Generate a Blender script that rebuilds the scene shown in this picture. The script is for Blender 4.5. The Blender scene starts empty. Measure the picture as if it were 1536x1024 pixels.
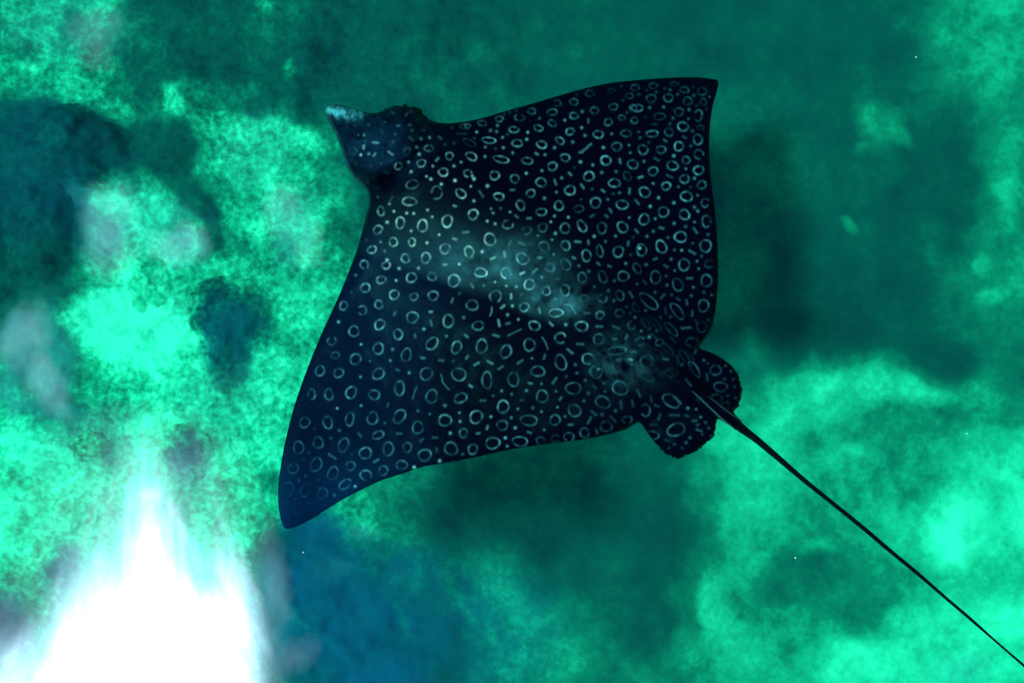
import bpy, math, random
import numpy as np
from mathutils import Vector
from mathutils.geometry import delaunay_2d_cdt

# ------------------------------------------------------------------ camera, light, exposure
SC = bpy.context.scene
COL = SC.collection
CAM_Z, RAY_Z, BED_Z = 3.2, -0.85, -3.4          # the water surface is z = 0
LENS = 40.0
cam_d = bpy.data.cameras.new("camera")
cam = bpy.data.objects.new("camera", cam_d)
COL.objects.link(cam)
cam.location = (0, 0, CAM_Z)
cam_d.lens, cam_d.sensor_width = LENS, 36.0
cam_d.clip_end = 300.0
SC.camera = cam

SUN_EL, SUN_AZ = math.radians(68), math.radians(197)   # the sun stands to the left, a little towards the bottom of the frame
w = bpy.data.worlds.new("World")
SC.world = w
w.use_nodes = True
nt = w.node_tree
sky = nt.nodes.new("ShaderNodeTexSky")
sky.sky_type = 'NISHITA'
sky.sun_disc = False
sky.sun_elevation = SUN_EL
sky.sun_rotation = math.pi / 2 - SUN_AZ
nt.links.new(sky.outputs[0], nt.nodes["Background"].inputs[0])
nt.nodes["Background"].inputs[1].default_value = 0.15
sun_d = bpy.data.lights.new("sun", 'SUN')
sun_d.energy = 3.1
sun_d.angle = math.radians(5.0)   # ripples spread the light
sun_d.color = (1.0, 0.96, 0.9)
sun = bpy.data.objects.new("sun", sun_d)
COL.objects.link(sun)
sdir = Vector((math.cos(SUN_EL) * math.cos(SUN_AZ), math.cos(SUN_EL) * math.sin(SUN_AZ), math.sin(SUN_EL)))
sun.rotation_euler = sdir.to_track_quat('Z', 'Y').to_euler()
sun.location = sdir * 20
SC.view_settings.view_transform = 'Standard'
SC.view_settings.look = 'None'
SC.view_settings.gamma = 1.0
SC.view_settings.exposure = 1.3
SC.cycles.volume_bounces = 1
SC.cycles.max_bounces = 6
SC.cycles.transparent_max_bounces = 12

# ------------------------------------------------------------------ helpers
rng = np.random.default_rng(7)
K = 36.0 / LENS / 1536.0                               # metres across one pixel at one metre


def at(px, py, z):
    """a point of the photograph's frame laid at height z"""
    d = (CAM_Z - z) * K
    return (px - 768.0) * d, (512.0 - py) * d


def tag(o, label=None, cat=None, group=None, kind=None):
    for k, v in (("label", label), ("category", cat), ("group", group), ("kind", kind)):
        if v:
            o[k] = v
    return o


def new_obj(name, verts, faces, mat, parent=None, smooth=True):
    me = bpy.data.meshes.new(name)
    verts = np.asarray(verts, dtype=np.float32)
    if isinstance(faces, np.ndarray):
        n, k = faces.shape
        me.vertices.add(len(verts)); me.vertices.foreach_set("co", verts.ravel())
        me.loops.add(n * k); me.loops.foreach_set("vertex_index", faces.ravel().astype(np.int32))
        me.polygons.add(n); me.polygons.foreach_set("loop_start", np.arange(0, n * k, k, dtype=np.int32))
        me.update(calc_edges=True); me.validate()
    else:
        me.from_pydata([tuple(map(float, v)) for v in verts], [], faces)
        me.update()
    if smooth:
        me.polygons.foreach_set("use_smooth", np.ones(len(me.polygons), dtype=bool))
    me.materials.append(mat)
    o = bpy.data.objects.new(name, me)
    COL.objects.link(o)
    if parent:
        o.parent = parent
    return o


def color_attr(o, name, rgb):
    a = o.data.color_attributes.new(name, 'FLOAT_COLOR', 'POINT')
    buf = np.ones((len(rgb), 4), dtype=np.float32)
    buf[:, :3] = rgb
    a.data.foreach_set("color", buf.ravel())


def float_attr(o, name, v):
    a = o.data.attributes.new(name, 'FLOAT', 'POINT')
    a.data.foreach_set("value", np.asarray(v, dtype=np.float32))


def hash_grid(ix, iy, seed):
    n = (ix.astype(np.int64) * 374761393 + iy.astype(np.int64) * 668265263 + seed * 1442695041) & 0x7fffffff
    n = ((n ^ (n >> 13)) * 1274126177) & 0x7fffffff
    return ((n ^ (n >> 16)) & 0xffff) / 65535.0


def vnoise(x, y, seed=0):
    ix, iy = np.floor(x), np.floor(y)
    fx, fy = x - ix, y - iy
    fx, fy = fx * fx * (3 - 2 * fx), fy * fy * (3 - 2 * fy)
    a, b = hash_grid(ix, iy, seed), hash_grid(ix + 1, iy, seed)
    c, d = hash_grid(ix, iy + 1, seed), hash_grid(ix + 1, iy + 1, seed)
    return (a * (1 - fx) + b * fx) * (1 - fy) + (c * (1 - fx) + d * fx) * fy


def fbm(x, y, scale, octaves=4, seed=0, gain=0.55):
    out, amp, tot = 0.0, 1.0, 0.0
    ca, sa = 0.8, 0.6
    for k in range(octaves):
        out = out + amp * vnoise(x / scale, y / scale, seed + 17 * k)
        tot += amp
        amp *= gain
        x, y = ca * x - sa * y + 31.7, sa * x + ca * y + 11.3
        scale *= 0.52
    return out / tot


def sstep(a, b, x):
    t = np.clip((x - a) / (b - a), 0, 1)
    return t * t * (3 - 2 * t)


def seg_dist(px, py, poly, closed=True):
    """distance to a polyline"""
    best = np.full(px.shape, 1e9)
    n = len(poly)
    for i in range(n if closed else n - 1):
        x0, y0 = poly[i]; x1, y1 = poly[(i + 1) % n]
        dx, dy = x1 - x0, y1 - y0
        L = dx * dx + dy * dy + 1e-9
        t = np.clip(((px - x0) * dx + (py - y0) * dy) / L, 0, 1)
        best = np.minimum(best, (px - x0 - t * dx) ** 2 + (py - y0 - t * dy) ** 2)
    return np.sqrt(best)


def inside(px, py, poly):
    c = np.zeros(px.shape, dtype=bool)
    n = len(poly)
    for i in range(n):
        x0, y0 = poly[i]; x1, y1 = poly[i - 1]
        if y0 == y1:
            continue
        c ^= ((y0 > py) != (y1 > py)) & (px < (x1 - x0) * (py - y0) / (y1 - y0) + x0)
    return c


def sdist(px, py, poly):
    d = seg_dist(px, py, poly)
    return np.where(inside(px, py, poly), -d, d)


def resample(poly, step, closed=True):
    """Catmull-Rom through the points, evenly stepped"""
    out = []
    n = len(poly)
    P = [np.array(p, dtype=float) for p in poly]
    for i in range(n if closed else n - 1):
        if closed:
            p0, p1, p2, p3 = P[i - 1], P[i], P[(i + 1) % n], P[(i + 2) % n]
        else:
            p0, p1, p2, p3 = P[max(i - 1, 0)], P[i], P[i + 1], P[min(i + 2, n - 1)]
        k = max(1, int(round(np.linalg.norm(p2 - p1) / step)))
        for j in range(k):
            t = j / k
            out.append(0.5 * (2 * p1 + (p2 - p0) * t + (2 * p0 - 5 * p1 + 4 * p2 - p3) * t * t + (3 * p1 - p0 - 3 * p2 + p3) * t ** 3))
    return [tuple(p) for p in out]


class Nodes:
    def __init__(self, name):
        self.m = bpy.data.materials.new(name)
        self.m.use_nodes = True
        self.t = self.m.node_tree
        self.t.nodes.clear()
        self.out = self.t.nodes.new("ShaderNodeOutputMaterial")

    def n(self, kind, ins=None, **props):
        nd = self.t.nodes.new("ShaderNode" + kind)
        for k, v in props.items():
            setattr(nd, k, v)
        for k, v in (ins or {}).items():
            if hasattr(v, "node"):
                self.t.links.new(v, nd.inputs[k])
            else:
                nd.inputs[k].default_value = v
        return nd

    def math(self, op, a, b=0.0, clamp=False):
        nd = self.t.nodes.new("ShaderNodeMath")
        nd.operation = op
        nd.use_clamp = clamp
        for i, v in enumerate((a, b)):
            if hasattr(v, "node"):
                self.t.links.new(v, nd.inputs[i])
            else:
                nd.inputs[i].default_value = v
        return nd.outputs[0]

    def link(self, a, b):
        self.t.links.new(a, b)


# ------------------------------------------------------------------ materials
def mat_bed(name, fine=1.0):
    """sand and algae: 'cover' runs from dark algae (0) to bare pale sand (1); 'tint' is how much pinkish grey surface reflection is painted in, 'rough' how speckled"""
    N = Nodes(name)
    pos = N.n("NewGeometry").outputs["Position"]
    cover = N.n("Attribute", attribute_name="cover").outputs["Fac"]
    speck = N.n("Attribute", attribute_name="speckle").outputs["Fac"]
    tint = N.n("Attribute", attribute_name="tint").outputs["Fac"]
    warp = N.n("TexNoise", {"Vector": pos, "Scale": 6.0, "Detail": 3.0}).outputs["Color"]
    wv = N.n("VectorMath", {0: warp, "Scale": 0.05}, operation='SCALE').outputs[0]
    p2 = N.n("VectorMath", {0: pos, 1: wv}, operation='ADD').outputs[0]
    n1 = N.n("TexNoise", {"Vector": p2, "Scale": 8.0 * fine, "Detail": 6.0, "Roughness": 0.6}).outputs["Fac"]
    n2 = N.n("TexNoise", {"Vector": p2, "Scale": 30.0 * fine, "Detail": 3.0, "Roughness": 0.55}).outputs["Fac"]
    n3 = N.n("TexVoronoi", {"Vector": p2, "Scale": 17.0 * fine, "Detail": 2.0}).outputs["Distance"]
    a = N.math('MULTIPLY', N.math('SUBTRACT', n1, 0.5), 0.95)
    b = N.math('MULTIPLY', N.math('SUBTRACT', n2, 0.5), 1.15)
    c = N.math('MULTIPLY', N.math('SUBTRACT', n3, 0.58), 0.20)
    s = N.math('MULTIPLY', N.math('ADD', N.math('ADD', a, b), c), speck)
    v = N.math('ADD', cover, s, clamp=True)
    ramp = N.n("ValToRGB", {"Fac": v})
    cr = ramp.color_ramp
    stops = [(0.0, (0.020, 0.026, 0.044)), (0.2, (0.022, 0.058, 0.064)), (0.45, (0.05, 0.140, 0.110)),
             (0.7, (0.14, 0.305, 0.215)), (0.88, (0.36, 0.48, 0.36)), (1.0, (0.90, 0.60, 0.50))]
    while len(cr.elements) < len(stops):
        cr.elements.new(0.5)
    for e, (p, col) in zip(cr.elements, stops):
        e.position, e.color = p, (*col, 1)
    sky_veil = N.n("MixRGB", {"Fac": tint, "Color1": ramp.outputs[0], "Color2": (1.0, 0.30, 0.44, 1)})  # pinkish grey surface reflection painted over the bed colour
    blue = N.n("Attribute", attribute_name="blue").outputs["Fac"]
    sky_veil = N.n("MixRGB", {"Fac": blue, "Color1": sky_veil.outputs[0], "Color2": (0.03, 0.058, 0.175, 1)})  # blue sky reflection and bluish dark spots mixed into the bed colour
    bump = N.n("Bump", {"Strength": 0.25, "Distance": 0.015, "Height": v})
    p = N.n("BsdfPrincipled", {"Base Color": sky_veil.outputs[0], "Roughness": 0.95, "Specular IOR Level": 0.1, "Normal": bump.outputs[0]})
    N.link(p.outputs[0], N.out.inputs["Surface"])
    return N.m


def mat_skin():
    N = Nodes("ray_skin")
    pos = N.n("NewGeometry").outputs["Position"]
    col = N.n("Attribute", attribute_name="skin").outputs["Color"]
    n1 = N.n("TexNoise", {"Vector": pos, "Scale": 60.0, "Detail": 4.0, "Roughness": 0.6}).outputs["Fac"]
    f = N.math('ADD', N.math('MULTIPLY', n1, 0.9), 0.55)
    mul = N.n("VectorMath", {0: col, "Scale": f}, operation='SCALE').outputs[0]
    big = N.n("TexNoise", {"Vector": pos, "Scale": 9.0, "Detail": 4.0, "Roughness": 0.65}).outputs["Fac"]
    rough = N.math('ADD', N.math('MULTIPLY', big, 0.08), 0.33)
    bump = N.n("Bump", {"Strength": 0.2, "Distance": 0.004, "Height": n1})
    p = N.n("BsdfPrincipled", {"Base Color": mul, "Roughness": rough, "Specular IOR Level": 0.013, "Specular Tint": (0.25, 0.8, 0.9, 1), "Normal": bump.outputs[0]})
    N.link(p.outputs[0], N.out.inputs["Surface"])
    return N.m


def mat_plain(name, col, rough=0.6, spec=0.2):
    N = Nodes(name)
    pos = N.n("NewGeometry").outputs["Position"]
    n1 = N.n("TexNoise", {"Vector": pos, "Scale": 45.0, "Detail": 3.0}).outputs["Fac"]
    f = N.math('ADD', N.math('MULTIPLY', n1, 0.8), 0.6)
    mul = N.n("VectorMath", {0: (*col[:3],), "Scale": f}, operation='SCALE').outputs[0]
    p = N.n("BsdfPrincipled", {"Base Color": mul, "Roughness": rough, "Specular IOR Level": spec})
    N.link(p.outputs[0], N.out.inputs["Surface"])
    return N.m


def mat_glare():
    """sheet of rippled surface water: the attribute says how much painted white glare it carries"""
    N = Nodes("painted_glare")
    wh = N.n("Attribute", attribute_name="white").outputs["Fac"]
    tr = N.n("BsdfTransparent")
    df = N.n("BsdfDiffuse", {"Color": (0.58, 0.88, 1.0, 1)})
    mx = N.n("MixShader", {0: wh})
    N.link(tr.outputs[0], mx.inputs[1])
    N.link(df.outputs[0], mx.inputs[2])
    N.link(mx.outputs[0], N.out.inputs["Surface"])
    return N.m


def mat_water():
    N = Nodes("sea_water")
    ab = N.n("VolumeAbsorption", {"Color": (0.0, 0.903, 0.805, 1), "Density": 0.60})
    N.link(ab.outputs[0], N.out.inputs["Volume"])
    return N.m


M_BED = mat_bed("sand_and_algae")
M_SKIN, M_GLARE, M_WATER = mat_skin(), mat_glare(), mat_water()
M_EYE = mat_plain("eye_black", (0.003, 0.004, 0.008), 0.7, 0.02)
M_SPINE = mat_plain("spine_horn", (0.012, 0.030, 0.038), 0.7)
M_SPECK = mat_plain("pale_speck", (0.6, 0.62, 0.6))

# ------------------------------------------------------------------ seabed
GRID = np.array([
    [.45, .55, .42, .20, .14, .14, .26, .14, .14, .14, .14, .14, .17, .18, .16, .18, .16, .14, .15, .18, .24, .26, .42, .60],
    [.45, .50, .48, .26, .14, .12, .22, .10, .13, .14, .15, .14, .15, .19, .18, .18, .12, .10, .12, .15, .17, .20, .38, .52],
    [.36, .50, .56, .30, .42, .25, .18, .10, .10, .12, .15, .18, .17, .16, .14, .13, .12, .12, .14, .14, .24, .20, .20, .40],
    [.12, .04, .04, .14, .34, .55, .62, .40, .12, .2, .2, .2, .2, .2, .15, .14, .12, .13, .12, .13, .22, .16, .15, .40],
    [.03, .04, .30, .55, .24, .42, .66, .45, .24, .2, .2, .2, .2, .2, .15, .12, .11, .11, .12, .16, .17, .13, .15, .36],
    [.04, .05, .40, .62, .45, .30, .55, .60, .30, .3, .3, .3, .3, .2, .15, .12, .10, .10, .12, .15, .14, .14, .26, .30],
    [.05, .10, .50, .74, .62, .55, .55, .56, .50, .3, .3, .3, .3, .2, .15, .12, .09, .07, .07, .09, .10, .14, .26, .40],
    [.12, .32, .84, .95, .78, .28, .25, .55, .5, .4, .3, .3, .3, .2, .15, .12, .10, .08, .08, .11, .12, .12, .22, .30],
    [.28, .20, .72, .90, .78, .28, .30, .66, .5, .4, .3, .3, .3, .3, .2, .15, .14, .16, .20, .32, .24, .13, .18, .30],
    [.40, .28, .55, .80, .70, .52, .68, .60, .5, .4, .3, .3, .3, .3, .2, .2, .25, .48, .66, .72, .66, .40, .34, .46],
    [.72, .58, .50, .84, .44, .56, .68, .5, .4, .3, .3, .2, .2, .18, .17, .22, .40, .68, .66, .58, .58, .56, .70, .78],
    [.80, .80, .78, .85, .60, .60, .56, .40, .42, .28, .18, .12, .14, .14, .14, .16, .36, .58, .60, .46, .48, .60, .84, .84],
    [.84, .78, .66, .86, .78, .68, .50, .20, .34, .30, .20, .14, .12, .14, .15, .17, .30, .52, .58, .48, .46, .58, .90, .82],
    [.70, .48, .78, .85, .8, .6, .44, .16, .18, .24, .26, .24, .20, .16, .14, .18, .38, .52, .36, .30, .36, .44, .62, .72],
    [.30, .58, .8, .8, .7, .6, .44, .15, .14, .14, .20, .32, .38, .32, .24, .17, .26, .46, .52, .48, .36, .58, .68, .80],
    [.50, .7, .8, .8, .7, .6, .50, .24, .14, .14, .24, .34, .40, .38, .30, .22, .36, .54, .52, .60, .62, .76, .78, .80]])


def bilerp(g, x, y):
    h, wd = g.shape
    gx, gy = np.clip((x - 32) / 64, 0, wd - 1.001), np.clip((y - 32) / 64, 0, h - 1.001)
    ix, iy = gx.astype(int), gy.astype(int)
    fx, fy = gx - ix, gy - iy
    fx, fy = fx * fx * (3 - 2 * fx), fy * fy * (3 - 2 * fy)
    return (g[iy, ix] * (1 - fx) + g[iy, ix + 1] * fx) * (1 - fy) + (g[iy + 1, ix] * (1 - fx) + g[iy + 1, ix + 1] * fx) * fy


# patches read off the photograph: centre, half sizes, turn (degrees), value, edge softness
PATCH = [
    (140, 150, 75, 22, 25, .62, .5), (275, 155, 16, 32, -20, .72, .5), (330, 200, 40, 30, 20, .55, .6), (410, 212, 62, 22, 12, .74, .5),
    (434, 102, 11, 22, 5, .55, .6), (404, 8, 14, 16, 0, .5, .6), (120, 45, 32, 40, 0, .5, .7), (150, 25, 26, 18, 0, .6, .6),
    (392, 265, 30, 22, 0, .8, .5), (385, 330, 14, 18, 0, .8, .6), (460, 375, 16, 38, -12, .72, .6), (365, 300, 30, 50, 0, .52, .7),
    (172, 315, 26, 18, 0, .8, .5), (218, 322, 34, 40, 10, .74, .5), (300, 300, 22, 45, -30, .10, .4), (260, 230, 40, 40, 0, .08, .4),
    (60, 200, 75, 45, 0, .05, .4), (120, 215, 80, 55, 8, .05, .35), (75, 330, 60, 90, 0, .05, .35), (310, 365, 18, 30, 0, .16, .5),
    (200, 490, 90, 42, 8, .98, .5), (150, 470, 50, 30, 0, .86, .5), (225, 400, 45, 26, 0, .72, .5), (345, 398, 30, 16, 0, .70, .5),
    (440, 470, 40, 40, 0, .62, .7), (410, 555, 34, 40, 0, .74, .5), (60, 545, 22, 40, 0, .30, .6), (90, 610, 40, 22, 0, .22, .5),
    (30, 640, 40, 22, 0, .72, .5), (60, 720, 80, 60, 0, .84, .6), (150, 660, 34, 26, 0, .5, .6), (330, 700, 40, 34, 0, .74, .5),
    (352, 740, 26, 20, 0, .74, .5), (420, 720, 26, 20, 0, .34, .6), (100, 850, 34, 36, -30, .42, .5), (30, 860, 26, 14, 0, .6, .6),
    (515, 768, 40, 16, -10, .44, .6), (545, 790, 50, 16, 0, .44, .6), (440, 825, 44, 34, 0, .13, .5), (485, 868, 22, 18, 0, .4, .6),
    (680, 775, 36, 46, 0, .04, .6), (826, 812, 30, 36, 0, .04, .6), (560, 840, 90, 30, -8, .27, .7), (770, 930, 26, 60, -25, .42, .7),
    (1325, 185, 34, 26, 20, .44, .6), (1360, 205, 24, 14, 40, .44, .5), (1280, 338, 12, 14, -30, .42, .6), (1300, 220, 10, 8, 0, .36, .6),
    (1495, 440, 20, 14, 0, .56, .6), (1485, 385, 14, 16, 0, .46, .6), (1505, 70, 40, 90, 0, .55, .7), (1524, 260, 22, 70, 0, .5, .6),
    (1320, 575, 120, 36, 4, .78, .6), (1210, 640, 90, 40, 10, .72, .7), (1130, 600, 40, 34, 0, .5, .7), (1085, 655, 26, 26, 0, .70, .6),
    (1260, 655, 60, 26, 10, .48, .7), (1370, 640, 60, 30, 20, .50, .7), (1360, 720, 70, 40, 15, .44, .7), (1480, 780, 60, 40, 0, .86, .7),
    (1440, 815, 12, 34, -30, .95, .6), (1420, 790, 22, 10, 30, .92, .6), (1290, 680, 22, 9, 10, .66, .6), (1230, 830, 30, 12, -15, .66, .7),
    (1140, 830, 26, 22, 0, .55, .7), (1072, 905, 24, 44, 0, .62, .5), (1170, 885, 40, 22, 0, .34, .7), (1270, 890, 60, 44, 10, .30, .7),
    (1300, 1000, 90, 30, -8, .80, .7), (1400, 960, 60, 40, 20, .74, .7), (1120, 960, 50, 40, 0, .55, .7), (1450, 1000, 40, 20, 0, .72, .7),
    (1130, 340, 90, 190, 0, .30, .8), (1260, 450, 100, 70, 0, .10, .8), (800, 700, 150, 60, 0, .24, .8), (480, 930, 90, 110, -15, .07, .7), (580, 970, 120, 80, 10, .10, .8), (500, 965, 70, 7, 42, .30, .8), (545, 990, 70, 6, 38, .26, .8), (440, 915, 8, 50, -10, .32, .8), (610, 935, 7, 44, -28, .30, .8), (690, 905, 9, 50, -24, .34, .8), (740, 960, 7, 46, -20, .44, .8), (1440, 300, 40, 60, 0, .12, .7), (1420, 545, 50, 30, 20, .12, .6),  # thin ones paint surface veil streaks; the tall one lightens the ray's shadow
    (1165, 745, 20, 14, 40, .66, .6), (1180, 800, 16, 12, 40, .62, .6), (990, 830, 40, 60, 0, .15, .8), (960, 930, 34, 40, 0, .13, .8),
]
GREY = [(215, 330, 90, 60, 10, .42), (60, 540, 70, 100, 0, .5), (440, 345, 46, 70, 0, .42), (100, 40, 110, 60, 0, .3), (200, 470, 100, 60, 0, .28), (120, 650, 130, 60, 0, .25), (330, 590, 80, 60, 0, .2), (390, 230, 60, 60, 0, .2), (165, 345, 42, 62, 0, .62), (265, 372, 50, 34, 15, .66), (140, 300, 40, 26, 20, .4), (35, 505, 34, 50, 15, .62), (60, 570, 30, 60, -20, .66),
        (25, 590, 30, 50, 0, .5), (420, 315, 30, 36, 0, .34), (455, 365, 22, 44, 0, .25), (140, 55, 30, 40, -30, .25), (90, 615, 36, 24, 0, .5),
        (415, 905, 26, 90, 0, .5), (1450, 1005, 60, 30, 0, .3), (540, 790, 30, 14, 0, .3), (500, 850, 30, 20, 0, .3)]  # sky reflection veils painted on the bed
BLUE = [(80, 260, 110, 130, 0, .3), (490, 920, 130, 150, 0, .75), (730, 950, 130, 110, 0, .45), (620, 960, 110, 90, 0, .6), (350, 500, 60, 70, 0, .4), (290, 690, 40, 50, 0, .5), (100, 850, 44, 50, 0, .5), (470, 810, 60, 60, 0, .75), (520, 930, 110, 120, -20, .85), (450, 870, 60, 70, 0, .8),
        (560, 1010, 120, 70, 0, .8), (20, 940, 40, 60, 0, .6), (620, 880, 80, 70, 0, .45), (350, 500, 60, 60, 0, .25), (700, 960, 110, 90, 0, .25)]  # sky reflection painted blue at bottom centre, plus bluish dark spots


def ell(px, py, c):
    x, y, a, b, t = c[:5]
    ct, st = math.cos(math.radians(t)), math.sin(math.radians(t))
    u, v = (px - x) * ct + (py - y) * st, -(px - x) * st + (py - y) * ct
    return np.sqrt((u / a) ** 2 + (v / b) ** 2)


def bed_fields(px, py):
    wx = (fbm(px, py, 70, 4, 3) - .5) * 70
    wy = (fbm(px, py, 70, 4, 9) - .5) * 70
    out_f = sstep(0, 260, np.maximum(np.maximum(-px, px - 1536), np.maximum(-py, py - 1024)))
    wild = np.clip((fbm(px, py, 330, 4, 51) - .5) * 2.6 + .42, .05, .95)
    c = (bilerp(GRID, px + wx * .6, py + wy * .6) - .025 * sstep(200, 60, py)) * (1 - out_f) + wild * out_f
    for p in PATCH:
        near = (np.abs(px - p[0]) < 3 * max(p[2], p[3]) + 60) & (np.abs(py - p[1]) < 3 * max(p[2], p[3]) + 60)
        r = ell(px[near] + wx[near] * .55, py[near] + wy[near] * .55, p)
        m = 1 - sstep(1 - p[6], 1 + p[6], r)
        c[near] = c[near] * (1 - m) + p[5] * m
    c = c + (fbm(px, py, 42, 5, 23, .62) - .5) * (.36 + .16 * sstep(.1, .6, c)) * (.62 + .38 * sstep(900, 350, px))
    c = c + (fbm(px, py, 110, 4, 29, .6) - .5) * .34 * sstep(.05, .3, c) + (fbm(px + wx, py + wy, 17, 3, 37, .6) - .5) * .16 * sstep(.08, .4, c)
    c = c + .05 * sstep(.58, .8, fbm(px + .4 * wx, py + .4 * wy, 64, 4, 43, .55)) * sstep(500, 900, px)
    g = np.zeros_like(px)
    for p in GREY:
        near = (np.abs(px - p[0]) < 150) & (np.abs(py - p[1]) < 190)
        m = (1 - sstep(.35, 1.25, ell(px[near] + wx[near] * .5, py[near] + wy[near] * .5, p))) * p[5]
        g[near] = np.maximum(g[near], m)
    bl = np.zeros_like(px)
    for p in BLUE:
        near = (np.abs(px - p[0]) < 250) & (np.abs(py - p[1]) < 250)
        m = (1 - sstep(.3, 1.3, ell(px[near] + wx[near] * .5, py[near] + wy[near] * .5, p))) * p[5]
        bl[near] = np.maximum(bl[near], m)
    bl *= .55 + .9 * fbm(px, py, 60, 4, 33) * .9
    sp = .18 + .40 * sstep(950, 380, px)
    sp = sp * (.45 + .9 * sstep(.12, .5, c) * sstep(1.05, .75, c))
    return np.clip(c, 0, 1), g * .6, np.clip(bl, 0, 1), sp


def bed_height(px, py):
    return (fbm(px, py, 420, 3, 71) - .5) * .34 + ((fbm(px, py, 90, 4, 77) - .5) * .16 + (fbm(px, py, 26, 3, 79) - .5) * .05) * (.25 + .75 * sstep(1000, 400, px))


def stretched(lo, hi, step, far, n):
    a = np.arange(lo, hi + step, step)
    g = (far - 1) * (np.linspace(0, 1, n + 1)[1:] ** 3) * (hi - lo) / 2
    return np.concatenate([lo - g[::-1] - 5, a, a[-1] + g + 5])


xs, ys = stretched(-160, 1700, 4.0, 14, 70), stretched(-160, 1190, 4.0, 20, 70)
GX, GY = np.meshgrid(xs, ys)
bx, by = at(GX.ravel(), GY.ravel(), BED_Z)
bz = BED_Z + bed_height(GX.ravel(), GY.ravel())
nx, ny = len(xs), len(ys)
I = np.arange(nx * ny).reshape(ny, nx)
quads = np.stack([I[:-1, :-1].ravel(), I[1:, :-1].ravel(), I[1:, 1:].ravel(), I[:-1, 1:].ravel()], 1)
bed = new_obj("seabed", np.stack([bx, by, bz], 1), quads, M_BED)
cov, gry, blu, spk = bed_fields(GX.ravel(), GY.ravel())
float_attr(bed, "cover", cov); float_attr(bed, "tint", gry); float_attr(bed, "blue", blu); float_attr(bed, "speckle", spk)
tag(bed, "green sandy seabed mottled with dark algae under the ray", kind="structure")

# ------------------------------------------------------------------ rocks and coral on the seabed


def lump(name, cx, cy, a, b, turn, height, cover, seed, label, cat, group=None, knobs=0.0, soft=.38, lobes=.8):
    """a low irregular rock: polar rings of vertices, its skirt sunk in the sand and overgrown like the bed round it"""
    nr, na = 44, 150
    th = np.linspace(0, 2 * math.pi, na, endpoint=False)
    edge = 1 + (fbm(np.cos(th) * 40 + 100, np.sin(th) * 40 + 100, 36, 2, seed, .5) - .5) * lobes
    edge = np.clip(edge, .45, 1.6)
    ct, st = math.cos(math.radians(turn)), math.sin(math.radians(turn))
    P = []
    for i in range(nr + 1):
        r = i / nr
        u, v = np.cos(th) * a * edge * r * 1.12, np.sin(th) * b * edge * r * 1.12
        P.append(np.stack([cx + u * ct - v * st, cy + u * st + v * ct, np.full(na, r)], 1))
    P = np.concatenate(P)
    px, py, r = P.T
    prof = np.clip(1 - r ** 2.0, 0, 1) ** 2 * (.5 + 1.0 * fbm(px, py, 34, 3, seed + 5, .5))
    if knobs:
        prof = prof + knobs * (fbm(px, py, 9, 2, seed + 8) - .4) * (1 - r ** 4)
    h = bed_height(px, py) + height * prof + .006 - .010 * sstep(.8, 1, r)
    x, y = at(px, py, BED_Z)
    F = []
    for i in range(nr):
        for j in range(na):
            k = (j + 1) % na
            F.append((i * na + j, (i + 1) * na + j, (i + 1) * na + k, i * na + k))
    cxw, cyw = at(cx, cy, BED_Z)
    org = np.array([cxw, cyw, BED_Z])
    o = new_obj(name, np.stack([x, y, BED_Z + h], 1) - org, np.array(F)[:, ::-1], M_BED)
    o.location = org
    bc, bg, bb, bs = bed_fields(px, py)
    cv = np.clip(cover + (fbm(px, py, 22, 5, seed + 3, .65) - .5) * .30 + knobs * .9 * (fbm(px, py, 9, 2, seed + 8) - .5), 0, 1)
    m = sstep(1.0, 1 - soft, r + (fbm(px, py, 30, 6, seed + 4, .7) - .5) * 1.5)
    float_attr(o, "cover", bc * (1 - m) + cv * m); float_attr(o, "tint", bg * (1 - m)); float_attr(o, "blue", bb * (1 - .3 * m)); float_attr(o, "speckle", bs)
    return tag(o, label, cat, group)


G = "dark rocks on the seabed"
lump("algae_covered_rock", 112, 222, 100, 62, 12, .16, .05, 1, "largest dark rock overgrown with algae, at the left below the pale sand ridge", "rock", G)
lump("algae_covered_rock", 62, 345, 62, 88, 0, .14, .05, 2, "tall dark algae rock at the left edge beside the grey painted reflections", "rock", G)
lump("algae_covered_rock", 346, 500, 54, 64, -15, .04, .13, 3, "dark jagged rock between the brightest sand and the left wing of the ray", "rock", G, lobes=1.6, soft=.75)
lump("algae_covered_rock", 285, 680, 34, 44, 10, .08, .24, 4, "small dark rock just above the tip of the white glare", "rock", G, soft=.7)
lump("algae_covered_rock", 12, 950, 36, 46, 0, .08, .13, 7, "dark rock in the bottom left corner beside the white glare", "rock", G)
lump("coral_head", 222, 428, 36, 40, 0, .06, .74, 8, "round knobbly pale coral head above the brightest sand", "coral", "coral heads", knobs=.34)
lump("coral_head", 138, 664, 30, 24, 0, .06, .55, 9, "flat speckled coral head on pale sand near the left edge", "coral", "coral heads", knobs=.5)

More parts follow.
